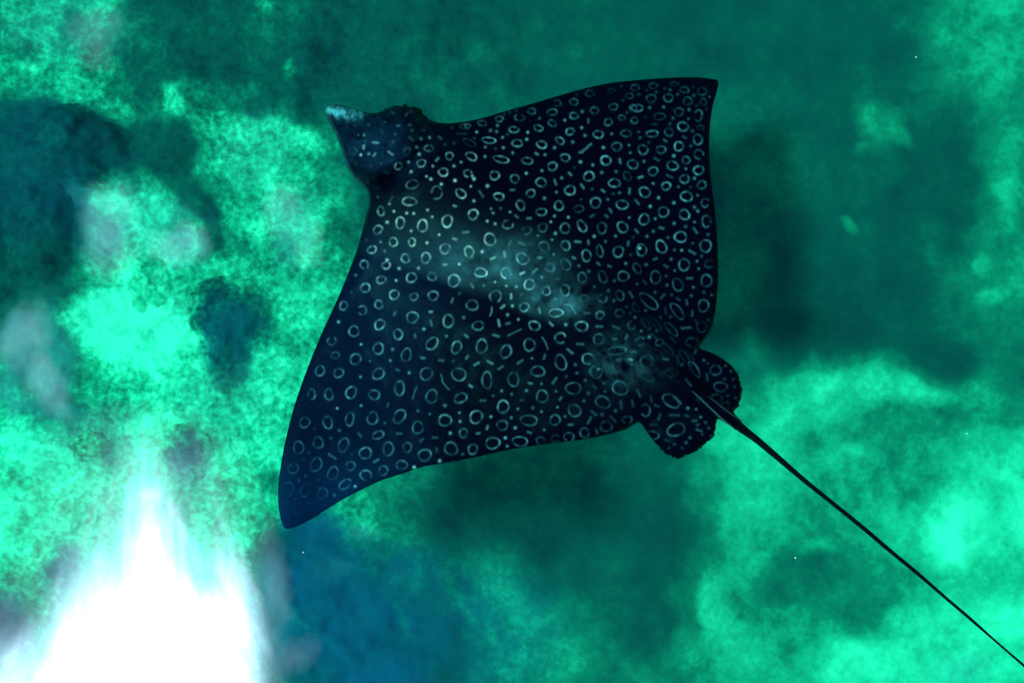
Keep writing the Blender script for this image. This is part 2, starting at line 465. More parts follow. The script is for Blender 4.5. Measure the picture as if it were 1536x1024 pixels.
# ------------------------------------------------------------------ the spotted eagle ray
OUTLINE = [(489, 161), (500, 157), (512, 158), (524, 161), (543, 167), (558, 170), (570, 168), (578, 163), (588, 160), (600, 158), (612, 159), (627, 163), (639, 173), (648, 181),
           (668, 185), (700, 182), (731, 175), (760, 166), (800, 155), (840, 143), (880, 132), (920, 124), (960, 120), (1000, 117), (1040, 116), (1064, 118), (1077, 122),
           (1075, 138), (1069, 160), (1065, 190), (1064, 220), (1065, 250), (1068, 280), (1072, 310), (1075, 345), (1077, 380), (1077, 420), (1074, 460), (1069, 487), (1062, 503), (1053, 515), (1050, 522),
           (1060, 526), (1076, 533), (1091, 543), (1103, 556), (1110, 571), (1113, 587), (1111, 602), (1106, 611), (1101, 617),
           (1105, 624), (1120, 636), (1141, 654), (1166, 676), (1208, 714), (1254, 752), (1301, 790), (1340, 824), (1380, 857), (1418, 891), (1458, 925), (1498, 962), (1538, 996), (1590, 1042), (1640, 1088), (1660, 1107),
           (1658, 1110), (1638, 1092), (1588, 1047), (1535, 1001), (1495, 966), (1454, 931), (1414, 897), (1375, 864), (1334, 831), (1295, 798), (1247, 759), (1200, 722), (1156, 686), (1128, 664), (1105, 645), (1088, 634), (1077, 628),
           (1074, 636), (1072, 648), (1069, 657), (1061, 662), (1056, 668), (1046, 675), (1032, 681), (1017, 687), (1006, 684), (994, 676), (981, 662), (970, 647), (960, 634),
           (952, 636), (936, 645), (915, 651), (890, 656), (860, 661), (825, 665), (790, 670), (755, 676), (720, 684), (690, 690), (660, 695), (630, 701), (600, 711), (570, 721), (540, 735), (512, 750), (486, 766), (462, 781), (442, 790), (430, 793),
           (424, 786), (419, 768), (417, 746), (418, 722), (421, 700), (426, 670), (433, 640), (441, 610), (451, 580), (462, 550), (474, 520), (487, 490), (501, 460), (514, 430), (526, 400), (536, 372), (544, 344), (550, 320), (553, 303), (551, 290),
           (545, 281), (538, 274), (529, 265), (522, 254), (517, 241), (512, 225), (506, 208), (497, 190), (490, 176), (487, 168)]
TAIL = [(1040, 570, 7.5), (1070, 600, 7.5), (1103, 634, 7.2), (1125, 650, 6.2), (1161, 681, 5.4), (1204, 718, 4.3), (1298, 794, 3.4), (1377, 860, 3.1), (1456, 928, 2.6), (1537, 998, 2.2), (1640, 1089, 1.6), (1660, 1108, 1.0)]
TCX, TCY = [t[0] + t[1] for t in TAIL], [(t[0], t[1]) for t in TAIL]
for i, (x, y) in enumerate(OUTLINE):          # the tail is a thin whip
    if x > 1112 and y > 630:
        cxm, cym = np.interp(x + y, TCX, [c[0] for c in TCY]), np.interp(x + y, TCX, [c[1] for c in TCY])
        OUTLINE[i] = (cxm + (x - cxm) * .66, cym + (y - cym) * .66)
OUT = resample(OUTLINE, 3.0)
# serrated, ragged margins of the pelvic fins and the hind edge
OUT = [(x, y) for x, y in OUT]
for i, (x, y) in enumerate(OUT):
    if (x > 985 and y > 640 and x < 1080 and y < 690) or (1085 < x < 1116 and 540 < y < 612):
        OUT[i] = (x + (rng.random() - .5) * 3.0, y + (rng.random() - .5) * 3.0)
    elif 574 < x < 645 and y < 180:
        OUT[i] = (x + (rng.random() - .5) * 2, y + (rng.random() - .5) * 4.5)
    elif y > 640 and x < 950:
        OUT[i] = (x, y + (rng.random() - .5) * .9)

# markings, read tile by tile (tile corner; six units to a pixel).
# rings: x y rx ry turn bright [gap direction]; dots: x y bright; bars: x y half-length turn bright; lines: bright, points
TILES = [
 ((480, 130),
  "705 715 32 32 0 .8|912 690 40 33 0 .8|1110 770 45 35 0 .95|1165 625 36 32 45 .8|1362 628 55 32 30 .85|980 555 42 28 10 .6|785 585 30 36 0 .45|830 880 60 38 -10 .6|295 580 35 35 0 .4|1345 505 65 25 30 .3|1305 360 45 22 0 .5|1460 330 38 24 0 .5|1330 780 34 34 0 .8 45|1050 955 50 60 20 .6 150",
  "797 678 1|820 765 1|870 545 .8|892 608 .9|1015 715 .8|1205 715 .7|1270 680 .9|1092 878 1.1|1215 845 1.1|958 808 1|998 832 1|1358 897 .9|1508 893 .9|1485 630 .8|1488 545 .7|910 470 .9|985 460 .7|1125 520 .3|1410 410 1|830 395 .4|680 430 .4|655 495 .35|585 320 .4|880 295 .3|435 345 .3|315 350 .25|345 435 .5|397 437 .6|405 490 .35|368 615 1|440 605 .7|550 690 .3|460 715 .3|325 690 .2|1205 510 .3|1190 370 .3|1385 830 1.1|1370 805 .9",
  "1055 655 24 -50 .9|635 600 34 35 .9|820 470 34 40 .6|705 352 16 0 .7|810 345 12 20 .5|1080 460 24 40 .5|930 395 26 0 .4|555 405 24 45 .4|655 235 24 45 .4|780 250 24 -60 .5|500 505 34 5 .9|393 545 20 90 1.1|490 612 22 -50 .9|1275 425 60 0 .3|560 320 20 60 .35|600 775 30 10 .25", ""),
 ((700, 130),
  "145 330 40 22 0 .45|293 292 35 26 0 .6|475 280 45 28 0 .6 -90|585 222 36 26 0 .5|770 230 46 28 0 .65|770 330 36 28 30 .6|965 138 38 28 0 .5|1110 62 38 30 0 .35|965 263 36 30 0 .75|1150 215 36 32 0 .6|1320 183 42 28 0 .6|1500 195 34 28 0 .6|425 388 46 26 0 .8|645 373 42 26 10 .8|200 483 60 28 8 1|455 510 50 30 5 .9|675 522 46 32 8 .9|840 487 42 28 30 .7|930 405 38 30 0 .9|1185 430 44 36 0 .8|1435 422 48 30 10 .6|45 630 50 30 35 1|310 655 70 30 12 1|545 668 50 30 5 .8|887 640 42 34 30 .8|772 718 40 40 40 .9|1350 540 42 40 0 .7|1253 665 44 44 0 1|1495 700 46 42 30 .7|1100 808 46 44 0 .85|1445 805 32 42 -30 .4|1330 868 52 38 10 .8|252 800 42 40 40 1|433 830 42 36 40 .75|670 862 50 38 30 .85|930 933 46 44 0 .9|577 960 40 34 0 .8|290 990 44 34 20 1|40 505 50 25 30 .4|815 150 35 28 30 .35 180|1275 320 34 34 0 .6|1395 280 28 24 0 .5|1465 85 36 24 0 .35|1300 40 30 20 0 .2|1510 305 30 28 0 .5|10 355 25 20 0 .6",
  "97 412 1|170 545 .8|167 630 .9|278 350 .7|215 395 .6|270 405 .6|368 430 .3|323 458 .8|540 475 1.1|550 412 .9|330 550 .7|415 597 .8|705 613 .7|790 550 .7|655 287 .5|883 303 .7|1040 225 .6|1035 370 .9|1065 440 .6|955 498 .7|1305 427 .7|1230 548 .9|1462 527 .7|1472 595 .6|1025 678 1|1135 705 .8|1345 765 .6|1215 773 .8|855 822 .7|677 757 .8|537 780 1|192 895 1|45 897 .9|808 950 .8|1130 922 .5|1320 965 .4|1375 955 .5|700 1005 .8|1443 233 .4|260 560 .3|70 465 .3|970 730 .3|445 212 .25|385 232 .25|340 245 .25|990 70 .25",
  "630 605 20 30 .9|1095 310 22 90 .6|1380 670 28 82 .7|930 785 24 45 .8|797 860 34 70 .8|412 930 24 0 .7|130 965 45 55 .6|1042 897 30 55 .8|1228 938 22 35 .8|1465 940 32 95 .7|1065 565 46 -38 .8|1030 592 20 0 .8|1108 525 20 -30 .8", ""),
 ((860, 110),
  "150 180 38 32 0 .45|555 130 36 28 0 .4|330 155 30 20 0 .2|505 205 38 22 0 .4|700 228 46 36 0 .5|855 222 44 34 0 .6|1000 150 40 28 0 .4|1160 165 44 32 0 .4|1030 250 42 34 0 .5|1170 258 30 30 0 .3|720 115 36 28 0 .35|905 95 36 14 0 .3|190 333 36 32 0 .6|360 303 44 28 0 .6|575 313 55 30 0 .7|315 440 34 36 0 .6|435 400 28 24 0 .5|578 432 46 34 0 .5 120|775 390 55 30 0 .4|950 348 44 34 0 .5|1125 380 36 52 0 .6 180|225 548 44 38 0 .85|478 542 50 34 15 .6|710 545 52 30 0 .7|860 530 40 36 20 .5|987 480 50 40 0 .8|1120 597 42 46 0 .75|393 662 44 40 0 .7|627 688 44 44 0 .75|790 688 40 36 10 .6|950 658 44 40 0 .9|1130 730 40 44 0 .6 40|297 783 48 46 0 1|537 818 46 44 30 .8|893 832 54 38 10 .8|1015 782 36 32 0 .6|718 882 42 40 0 .75|1128 873 44 42 0 .8|137 928 50 50 0 .9|485 920 34 44 -30 .4|375 985 54 40 8 .85|1000 952 40 40 0 .7|1155 1005 40 36 0 .65|835 1015 40 36 0 .8|1145 490 30 20 0 .3",
  "80 345 .6|687 310 .5|813 305 .6|1042 328 .6|485 350 .5|650 395 .3|897 405 .5|1035 410 .5|870 455 .4|588 528 .4|600 580 .4|350 545 .7|680 622 .3|1072 520 .4|505 647 .7|515 713 .6|273 668 .9|1057 655 .5|905 743 .8|637 793 .6|177 823 .8|258 893 .8|388 885 .6|1013 860 .7|1090 945 .7|718 992 .7|70 800 1|938 190 .4|1085 200 .4|590 190 .3|660 155 .3|745 170 .4|870 150 .4|445 245 .3|75 490 .9|1225 212 .4|1110 295 .25|1200 320 .25|430 115 .2|820 140 .25|1080 120 .2",
  "730 460 26 5 .4|827 607 20 30 .6|1000 577 22 30 .6|750 775 34 30 .5|422 790 28 88 .7|605 935 26 -20 .8|865 927 40 25 .5", ""),
 ((480, 280),
  "548 220 30 42 0 .8|520 388 44 36 -30 .9|722 325 40 52 0 1|922 352 46 54 0 1|1145 310 46 56 0 1|1378 250 44 46 0 .9|805 133 66 38 8 .9|660 498 36 42 25 1|827 498 32 36 0 .9|467 567 40 34 -25 .95|1125 558 46 46 0 .9|1342 587 42 52 0 1|768 645 36 42 0 .85|952 640 40 50 0 .9|398 700 36 40 0 .7|595 708 36 34 0 .9|550 838 42 34 0 .85|823 818 48 42 0 .95|1008 808 38 38 0 .7|1205 845 54 54 0 .9|1447 772 54 42 0 1|407 910 42 42 0 .9|668 972 40 46 20 .95|845 990 36 34 0 .75|1018 980 48 40 0 .85|1268 62 52 36 30 1|1050 80 44 50 -20 .85 160",
  "665 222 1|780 238 .9|843 242 .9|968 210 .8|1010 272 .8|605 320 .9|820 398 1|963 505 1.1|1072 433 .9|545 498 .6|582 580 .6|712 735 .8|887 733 .7|685 843 1|1253 697 1.1|322 795 .6|603 660 1.1|1385 128 .9|1460 585 1|283 950 .35|420 480 .3|1475 890 .5|1255 960 .4|1505 310 1|520 95 .35|625 155 .7",
  "1213 175 18 20 1|1213 472 20 20 1|1125 702 20 0 1|1315 410 36 -5 .6|640 110 34 -60 .35|1370 890 26 60 .7", ""),
 ((670, 280),
  "470 98 46 38 15 .9|665 167 38 46 -25 .75|757 65 40 38 0 .8|1010 172 42 42 0 .85|1110 40 48 44 0 .8|852 228 46 34 0 .8|1190 200 42 32 0 .4|1340 145 48 46 0 .8|242 248 44 46 0 1|550 340 46 42 0 .6 -45|720 395 42 36 0 .55 150|865 368 40 40 20 .65|1065 375 46 44 40 .75|1218 355 36 56 -30 .8|1397 372 42 50 -10 .6|390 475 52 56 0 1|205 588 42 52 0 1|877 538 44 46 -40 .6|1070 530 38 48 -20 .85|1258 620 40 56 -15 .85|1378 580 28 58 -15 .6|683 648 60 48 20 .9|308 772 54 46 0 1|535 778 44 52 0 1 50|70 845 54 54 0 .85|930 728 40 38 0 .6|1070 700 38 58 -35 .5|745 880 50 46 0 .9|897 937 38 38 0 .8|1065 932 44 50 0 .75|1220 818 40 46 -20 .6|1405 812 36 56 -25 .4|440 985 56 50 0 .7 100|1240 1000 40 30 0 .4",
  "247 128 .9|367 310 1.1|437 335 1|400 200 .6|418 237 .8|485 195 .4|570 228 .9|988 52 .8|970 265 1|937 317 1|1095 275 .9|978 420 1.1|948 478 .9|822 440 .6|963 610 .6|1450 115 .6|1210 115 .4|1305 25 .4|1225 12 .7|323 585 1|117 697 1.1|857 815 .8|435 857 .9|537 893 1|628 898 .8|335 890 .5|675 970 .4|1327 447 1|1430 493 .5|1190 712 .6|1280 760 .5|1330 900 .5|1455 935 .4|120 960 .3|980 1010 .6",
  "310 75 44 55 .5|628 268 22 40 .6|742 285 24 0 .7|590 30 28 0 .7|878 117 24 95 .9|1310 262 24 -30 .6|1438 265 20 40 .7|1475 215 26 60 .7|1408 40 22 40 .8|415 643 30 -25 1|520 605 34 80 1|570 505 30 -70 .7|677 512 38 25 .6|837 640 22 10 .9|680 778 28 -25 1.1|795 755 36 -40 .8|1000 830 30 -20 .5|580 985 28 90 1|233 890 28 65 .7|1180 495 34 5 .8|1275 500 24 80 .7|1145 640 20 25 .9|1365 692 22 40 .7|1465 715 20 20 .6|785 1005 26 30 .6", ""),
 ((860, 270),
  "375 30 54 40 0 .8|203 207 48 46 0 .8|52 262 42 34 0 .4|440 222 58 38 0 .75|643 110 50 46 20 .75|838 78 44 46 0 .85|1018 148 52 46 10 .9|1155 62 42 36 10 .75|1185 205 34 40 0 .55 0|812 288 44 50 0 .7|637 355 46 50 0 .8|1000 312 44 48 -15 .8|1198 372 38 58 0 .75 10|443 425 42 56 -30 .75|262 432 42 54 0 .65|80 415 36 56 -20 .8|965 512 58 46 10 .85|1190 593 54 54 0 .75|792 600 46 60 -20 .85|615 630 42 58 0 .65|405 645 48 48 0 .8|242 640 30 56 -15 .6|120 680 40 58 -10 .85|997 762 50 54 -30 .75|1228 755 44 36 0 .35 0|740 875 46 60 10 .5|940 942 44 62 -35 .5|1198 905 52 52 0 .65|450 865 48 48 0 .6|575 795 34 50 -30 .4|82 875 40 46 -15 .65|265 880 40 54 -25 .5",
  "170 85 .4|360 127 .4|415 120 .5|310 173 .7|70 175 .4|692 238 .8|720 35 .6|945 62 .6|1055 65 .3|767 160 .8|905 205 .8|1118 138 .5|1090 245 .5|1120 280 .6|503 338 .7|737 348 .7|1090 378 .6|907 390 .8|1010 418 .5|720 462 .6|1212 490 .5|190 508 1|380 505 .6|663 507 .6|852 518 .5|537 515 .3|293 557 .6|597 613 1.3|975 632 .8|910 630 .5|1075 568 .4|1155 685 .4|10 700 .9|230 755 .7|472 750 .7|515 672 .4|655 762 .5|880 712 .6|1113 730 .6|1128 797 .6|913 815 .6|55 770 .6|140 820 .6|1080 965 .6|835 865 .4|843 945 .5|370 905 .4|575 935 .4|190 960 .6|320 995 .6|1235 375 .3",
  "82 65 28 60 .8|268 100 22 40 .8|508 105 36 95 .7|575 200 34 50 .6|340 275 26 60 .6|175 322 24 -30 .6|302 325 22 40 .7|793 432 28 15 .7|1098 455 38 55 .6|570 460 28 50 .7|45 555 34 5 .8|135 560 24 80 .7|493 572 26 100 .6|1070 650 44 30 .6|330 775 26 40 .7|738 710 24 -20 .6|833 775 26 30 .5|1048 883 34 0 .6|645 920 30 50 .4", ""),
 ((440, 430),
  "908 80 42 48 10 1|1083 97 36 36 0 .8|1260 87 50 42 0 .8|452 170 34 40 10 .75|620 213 38 44 0 .75 180|768 160 36 38 0 .75|1072 275 56 48 0 .9|778 340 52 40 -35 .9|1395 308 50 56 0 .85|545 400 48 46 0 .75|943 428 42 46 0 .85|345 488 40 36 0 .55 -90|1248 510 46 64 35 .75|765 555 48 50 0 .75|1468 545 42 60 15 .7|378 615 36 30 0 .5|1017 613 42 64 20 .75|560 650 46 52 20 .7|240 755 42 46 10 .65|407 775 44 42 0 .7|765 783 60 44 -40 .75|1197 783 52 62 25 .65|955 912 44 68 10 .7|520 950 44 60 20 .75|320 968 38 52 0 .6|728 970 50 44 -10 .65|165 965 32 48 0 .55 130|1245 985 52 62 30 .65",
  "407 315 .9|522 52 .3|1175 380 .9|1378 443 .8|610 517 1.1|893 562 .8|873 663 .7|690 667 .5|1440 665 .3|1042 773 .8|603 810 .8|845 390 .25",
  "912 242 22 -60 .7|1237 225 18 0 1|1240 325 34 75 .8|1095 443 20 70 .6|1165 640 22 5 .8|1330 663 30 0 .6|940 747 22 25 .7|1430 125 28 -70 .6", ".6 1330 790 1345 860 1400 925|.7 1110 900 1090 950 1075 1005"),
 ((660, 430),
  "290 165 56 44 0 .75|342 350 54 38 -5 .6|758 183 44 38 0 .85|1043 235 64 36 0 1|850 350 50 42 10 .8|1275 355 54 46 10 .85|1300 130 42 42 0 .5|1440 255 38 34 0 .6|1083 460 52 46 0 .75 20|1430 470 54 44 -25 .5|805 522 50 58 -30 .65|375 535 48 66 20 .75|593 583 48 62 15 .75|1087 680 50 72 -10 .6|170 788 68 56 0 .75|422 840 46 76 0 .75|660 832 46 70 -5 .65|880 760 62 48 10 .65|1335 648 60 46 0 .7 40|1405 765 60 54 0 .6 -70|1200 913 68 56 5 .5|920 985 56 54 20 .7|185 1000 58 44 -25 .7|1460 105 42 36 0 .45 -60",
  "213 277 .7|652 172 1.3|608 252 .8|705 293 .9|740 70 .4|1040 115 1|1132 340 .9|828 643 .6|555 935 .7|478 980 .6|645 965 .6|778 933 .7|913 873 .5|1135 805 .4|1218 700 .4|1233 775 .5|1042 938 .6|1310 840 .5|1475 870 .4|1335 957 .4|1485 940 .4|125 665 .3|1425 740 .8",
  "237 443 26 40 .8|565 180 28 -40 1.1|640 85 28 90 1.1|530 325 40 80 .9|612 330 24 -15 .8|505 440 36 15 .8|850 118 26 35 .8|895 213 28 75 1|1000 335 30 45 .9|1325 237 28 0 .5|1432 357 38 0 .6|1260 515 42 5 .5|1170 580 44 40 .6|940 628 28 -75 .6|720 675 38 -35 .6|243 635 22 -60 .7|330 693 34 -30 .8|450 680 38 30 .8|545 728 34 -35 .7|277 893 22 35 1|812 868 22 10 .8|1030 845 42 -55 .6|1390 900 26 40 .4", ".7 467 185 465 225 450 262|.7 610 440 660 415 730 382|.8 1125 160 1175 168 1222 238|.7 920 455 950 500 970 562"),
 ((860, 430),
  "420 78 34 50 -15 .4|680 130 110 42 42 .6|935 220 88 38 50 .5|1172 170 46 58 -5 .6|415 235 40 36 0 .35|525 345 36 36 0 .45 -45|880 380 80 30 48 .38|655 330 60 26 50 .3|600 492 42 38 0 .5 0|775 500 34 32 0 .45|1155 360 50 46 30 .3|1070 500 55 45 0 .28|390 575 85 36 -5 .5|660 670 60 56 0 .4 80|420 910 72 62 15 .6|1090 740 85 28 55 .5|1010 640 90 26 55 .25|740 330 80 22 50 .25|850 560 70 24 48 .25|780 620 60 24 45 .15|1050 640 70 20 55 .25|440 710 90 66 0 .3|840 790 60 40 0 .2 90|660 800 70 40 30 .25|560 190 46 24 60 .25",
  "320 38 .6|365 125 .4|735 50 .4|885 75 .4|1063 80 .5|1175 50 .4|1247 75 .5|612 398 .6|683 452 .6|555 275 .4|650 215 .4|750 395 .35|785 275 .35|875 270 .3|975 700 .35|270 865 .4|285 940 .4|200 900 .4|140 955 .5|1215 300 .3|480 180 .3|510 235 .3",
  "520 70 40 60 .5|805 85 34 -50 .5|1022 140 30 80 .5|1070 240 34 90 .4|830 215 40 80 .35|945 110 24 40 .4|385 365 46 20 .5|370 470 26 0 .6|478 450 28 -70 .7|540 585 30 5 .6|1015 370 56 -5 .5|1100 580 28 -70 .4|940 655 50 80 .3|590 960 48 65 .5|1035 860 50 50 .4|830 650 30 10 .6|515 655 20 20 1.1|900 480 44 45 .25|720 440 40 45 .25|1110 320 34 60 .25", ""),
 ((410, 590),
  "283 260 44 50 10 .45|490 260 42 58 0 .6|687 230 38 60 5 .55|893 220 46 62 20 .6|1135 205 46 72 30 .6|1300 305 50 56 30 .65|228 485 48 56 0 .4|403 440 48 50 0 .5|630 462 46 64 20 .5|828 535 54 54 0 .65|1035 497 48 62 15 .65|1205 483 40 44 0 .55|1362 553 58 54 0 .75|943 372 52 36 -25 .6|385 638 50 66 15 .45|180 675 46 46 0 .35|535 717 46 64 35 .45|695 650 40 42 0 .45|833 735 54 46 0 .65 60|990 692 40 44 0 .55|1155 642 54 38 -10 .65|645 815 60 38 -35 .5|290 865 44 64 20 .35|140 850 45 56 0 .3 180|440 895 46 50 30 .35",
  "575 132 .9|790 108 .7|1300 155 .7|1408 185 .6|1003 265 .5|595 332 .4|518 400 .3|1267 662 1.1|1497 605 1.1|737 833 .9|232 780 .35|290 738 .35|405 775 .35|705 545 .25|320 530 .25|195 945 .3|550 915 .5|320 985 .3|370 315 .2|275 590 .2",
  "1030 103 24 -70 .5|1132 360 30 0 .5|1455 395 30 0 .5|778 372 30 50 .5|530 565 54 35 .45|925 605 34 -30 .6|1335 420 24 -45 .5|1470 505 22 85 .5", ""),
 ((630, 570),
  "360 165 60 46 -15 .75|225 360 56 54 0 .75|505 330 54 62 10 .9|748 237 52 58 40 .75|740 405 52 42 10 .5|980 360 80 46 10 .65|1215 357 46 48 0 .6|1100 155 56 58 -20 .75|1390 272 60 54 20 .6|655 565 62 54 0 .8|900 550 66 46 10 .6|390 475 38 40 10 .6|475 620 42 46 10 .7|280 615 58 60 0 .6|1085 545 40 36 0 .4 45|1217 525 34 36 0 .4 0|1340 510 44 44 0 .5 90|1480 472 42 44 0 .5",
  "225 228 .7|90 305 .6|355 292 .8|360 370 .9|638 328 .8|273 475 1|655 145 .5|733 97 .8|823 128 .6|955 95 .8|880 258 .7|822 337 .8|857 428 .8|768 518 .9|785 593 .7|1015 247 .5|1092 283 .6|1222 98 .6|1237 242 .6|1305 325 .5|1475 185 .5|1118 447 .6|182 722 1|385 665 .5",
  "605 425 22 -70 .8|523 478 20 -10 .7|140 518 32 0 .5|565 183 34 0 .6|915 180 14 0 .5|1265 165 24 -50 .6|1355 400 26 0 .6|985 470 24 20 .6|155 628 22 85 .5", ""),
 ((870, 530),
  "205 437 70 52 15 .5|235 655 52 50 0 .4|55 712 50 46 20 .5|820 425 90 50 35 .55|865 685 80 60 -15 .6|1220 150 52 44 20 .45|1265 300 60 44 10 .5|1235 400 50 36 30 .35|650 735 60 40 0 .4 180|590 510 40 60 0 .5 180|425 595 44 34 0 .5 90|1310 470 40 30 0 .25|820 170 60 40 0 .2 90|1090 420 40 24 40 .2",
  "40 425 .5|80 360 .45|215 265 .4|228 340 .4|45 240 .5|200 548 .35|320 515 .4|970 490 .6|1045 500 .5|1085 570 .6|1160 670 .4|990 755 .5|955 800 .5|850 815 .4|1100 725 .3|1115 60 .4|1380 230 .35|1390 300 .35|1400 400 .3|1300 230 .35|1330 380 .35|1060 640 .4|1130 620 .4|920 850 .35|800 850 .3|1180 740 .35|1360 160 .35|1310 110 .3|1330 440 .3|1150 90 .3",
  "125 300 30 40 .4|370 460 44 85 .4|475 450 38 80 .4|125 535 40 40 .45|85 600 44 -60 .5|300 590 44 45 .4|150 700 24 70 .5|520 360 56 65 .5|640 410 38 80 .35|690 470 28 20 .4|850 555 58 0 .45|960 560 24 10 .5|1030 605 26 0 .5|715 570 38 -70 .4|660 640 38 0 .35|1070 690 36 20 .5|780 780 28 20 .4|1145 215 44 85 .4|865 405 40 45 .5|900 440 20 60 .6", ""),
 ((400, 680), "", "", "", ""),
]


def nums(s):
    return [[float(v) for v in t.split()] for t in s.split("|") if t.strip()]


shapes = []


def free(x, y, kind, r):
    for s in shapes:
        d = math.hypot(s[1] - x, s[2] - y)
        if d < (max(4.0, .55 * (r + s[5])) if kind == s[0] else 4.0):
            return False
    return True


for (ox, oy), R, D, B, Ln in TILES:
    for t in nums(R):
        x, y = ox + t[0] / 6, oy + t[1] / 6
        rx, ry = t[2] / 6, t[3] / 6
        if free(x, y, 'ring', min(rx, ry)):
            rx, ry = rx * .95, ry * .95
            shapes.append(('ring', x, y, rx, math.radians(t[4]), min(rx, ry), ry, t[5], t[6] if len(t) > 6 else None))
    for t in nums(D):
        x, y = ox + t[0] / 6, oy + t[1] / 6
        if free(x, y, 'dot', 2.0):
            shapes.append(('dot', x, y, 1.9 + .7 * rng.random(), 0, 2.0, 0, t[2], None))
    for t in nums(B):
        x, y = ox + t[0] / 6, oy + t[1] / 6
        if free(x, y, 'bar', 2.5):
            shapes.append(('bar', x, y, t[2] / 6.3, math.radians(t[3]), 2.5, 0, t[4], None))
    for t in nums(Ln):
        pts = [(ox + t[i] / 6, oy + t[i + 1] / 6) for i in range(1, len(t), 2)]
        shapes.append(('line', pts[0][0], pts[0][1], 0, 0, 2.0, 0, t[0], pts))
shapes.append(('ring', 447, 764, 6.5, 0, 6, 7, .22, None))

# points of the mesh: outline, markings, filler
pts = []
LW = 1.2                                             # half width of a ring's line
for s in shapes:
    k, x, y, a, ang = s[:5]
    ca, sa = math.cos(ang), math.sin(ang)
    if k == 'ring':
        rx, ry = a, s[6]
        n = 26 if rx + ry > 14 else 20
        for off in (-2.8, -1.4, 0, 1.4, 2.8):
            for j in range(n):
                t = 2 * math.pi * j / n
                ux, uy = max(rx + off, .4) * math.cos(t), max(ry + off, .4) * math.sin(t)
                pts.append((x + ux * ca - uy * sa, y + ux * sa + uy * ca))
        pts.append((x, y))
    elif k == 'dot':
        pts.append((x, y))
        for rr, n in ((a * .6, 6), (a * 1.05, 8), (a * 1.9, 8)):
            for j in range(n):
                t = 2 * math.pi * j / n
                pts.append((x + rr * math.cos(t), y + rr * math.sin(t)))
    else:
        if k == 'bar':
            line = [(x - a * ca, y - a * sa), (x + a * ca, y + a * sa)]
        else:
            line = s[8]
        for (x0, y0), (x1, y1) in zip(line, line[1:]):
            L = math.hypot(x1 - x0, y1 - y0)
            dx, dy = (x1 - x0) / L, (y1 - y0) / L
            m = max(2, int(L / 1.4))
            for j in range(-1, m + 2):
                for o in (-2.8, -1.4, 0, 1.4, 2.8):
                    pts.append((x0 + dx * L * j / m - dy * o, y0 + dy * L * j / m + dx * o))
pts = np.array(pts)
# filler on a jittered lattice where no marking has set points
occ = set(map(tuple, np.floor(pts / 3.5).astype(int)))
fill = []
for j, yy in enumerate(np.arange(112, 800, 3.5)):
    for xx in np.arange(412, 1122, 3.5):
        c = (int(xx // 3.5), int(yy // 3.5))
        if c not in occ:
            fill.append((xx + 1.75 * (j % 2) + rng.random() * .8, yy + rng.random() * .8))
tc = resample([(a, b) for a, b, _ in TAIL], 2.5, closed=False)
for i, (x, y) in enumerate(tc[:-1]):
    if x > 1106:
        nxp = tc[i + 1]
        dx, dy = nxp[0] - x, nxp[1] - y
        L = math.hypot(dx, dy)
        wloc = np.interp(x, [t[0] for t in TAIL], [t[2] for t in TAIL])
        for f in (-.6, 0, .6):
            fill.append((x - dy / L * wloc * f, y + dx / L * wloc * f))
pts = np.concatenate([pts, np.array(fill)])
po = OUT
keep = inside(pts[:, 0], pts[:, 1], po)
dd = seg_dist(pts[:, 0], pts[:, 1], po)
pts = pts[keep & (dd > .9)]
# drop near-coincident points
q = np.unique(np.floor(pts / .45).astype(int), axis=0, return_index=True)[1]
pts = pts[np.sort(q)]
V2 = [Vector(p) for p in po] + [Vector(p) for p in pts]
E2 = [(i, (i + 1) % len(po)) for i in range(len(po))]
r_v, _, r_f, _, _, _ = delaunay_2d_cdt(V2, E2, [], 1, 1e-4)
P = np.array([(v.x, v.y) for v in r_v])
T = np.array([list(f) for f in r_f if len(f) == 3])
cen = P[T].mean(1)
T = T[inside(cen[:, 0], cen[:, 1], po)]
px, py = P.T
d_edge = seg_dist(px, py, po)
on_edge = d_edge < 1e-3
# make triangles wind counter-clockwise seen from above (y points down in the frame)
ar = (px[T[:, 1]] - px[T[:, 0]]) * (py[T[:, 2]] - py[T[:, 0]]) - (px[T[:, 2]] - px[T[:, 0]]) * (py[T[:, 1]] - py[T[:, 0]])
T[ar > 0] = T[ar > 0][:, ::-1]

AX = np.array([.824, .567]); PX_ = np.array([-.567, .824]); H0 = np.array([560., 250.])
sx = (px - H0[0]) * AX[0] + (py - H0[1]) * AX[1]
tx = (px - H0[0]) * PX_[0] + (py - H0[1]) * PX_[1]
is_tail = sstep(1098, 1125, px) * sstep(610, 640, py)
wl = np.interp(px, [t[0] for t in TAIL], [t[2] for t in TAIL])
MPX = (CAM_Z - RAY_Z) * K                             # metres to a pixel on the ray
back = .100 * np.exp(-(np.abs(tx) / 100) ** 2.4) * sstep(-60, 150, sx) * sstep(600, 330, sx)
spine = .004 * np.exp(-(tx / 26) ** 2) * sstep(20, 200, sx) * sstep(640, 420, sx)
wing = .032 * np.exp(-(tx / 260) ** 2) + .006
head = .085 * np.exp(-(((px - 588) / 62) ** 2 + ((py - 228) / 46) ** 2) ** 1.4)
brow = .035 * np.exp(-((px - 612) ** 2 + (py - 176) ** 2) / 17 ** 2) + .025 * np.exp(-((px - 556) ** 2 + (py - 262) ** 2) / 15 ** 2)
tailroot = .03 * np.exp(-((tx - 6) / 13) ** 2) * sstep(480, 590, sx)
ruff = (fbm(px, py, 46, 4, 91) - .5) * .010
rim = np.sqrt(np.clip(1 - (1 - np.clip(d_edge / 26, 0, 1)) ** 2, 0, 1))
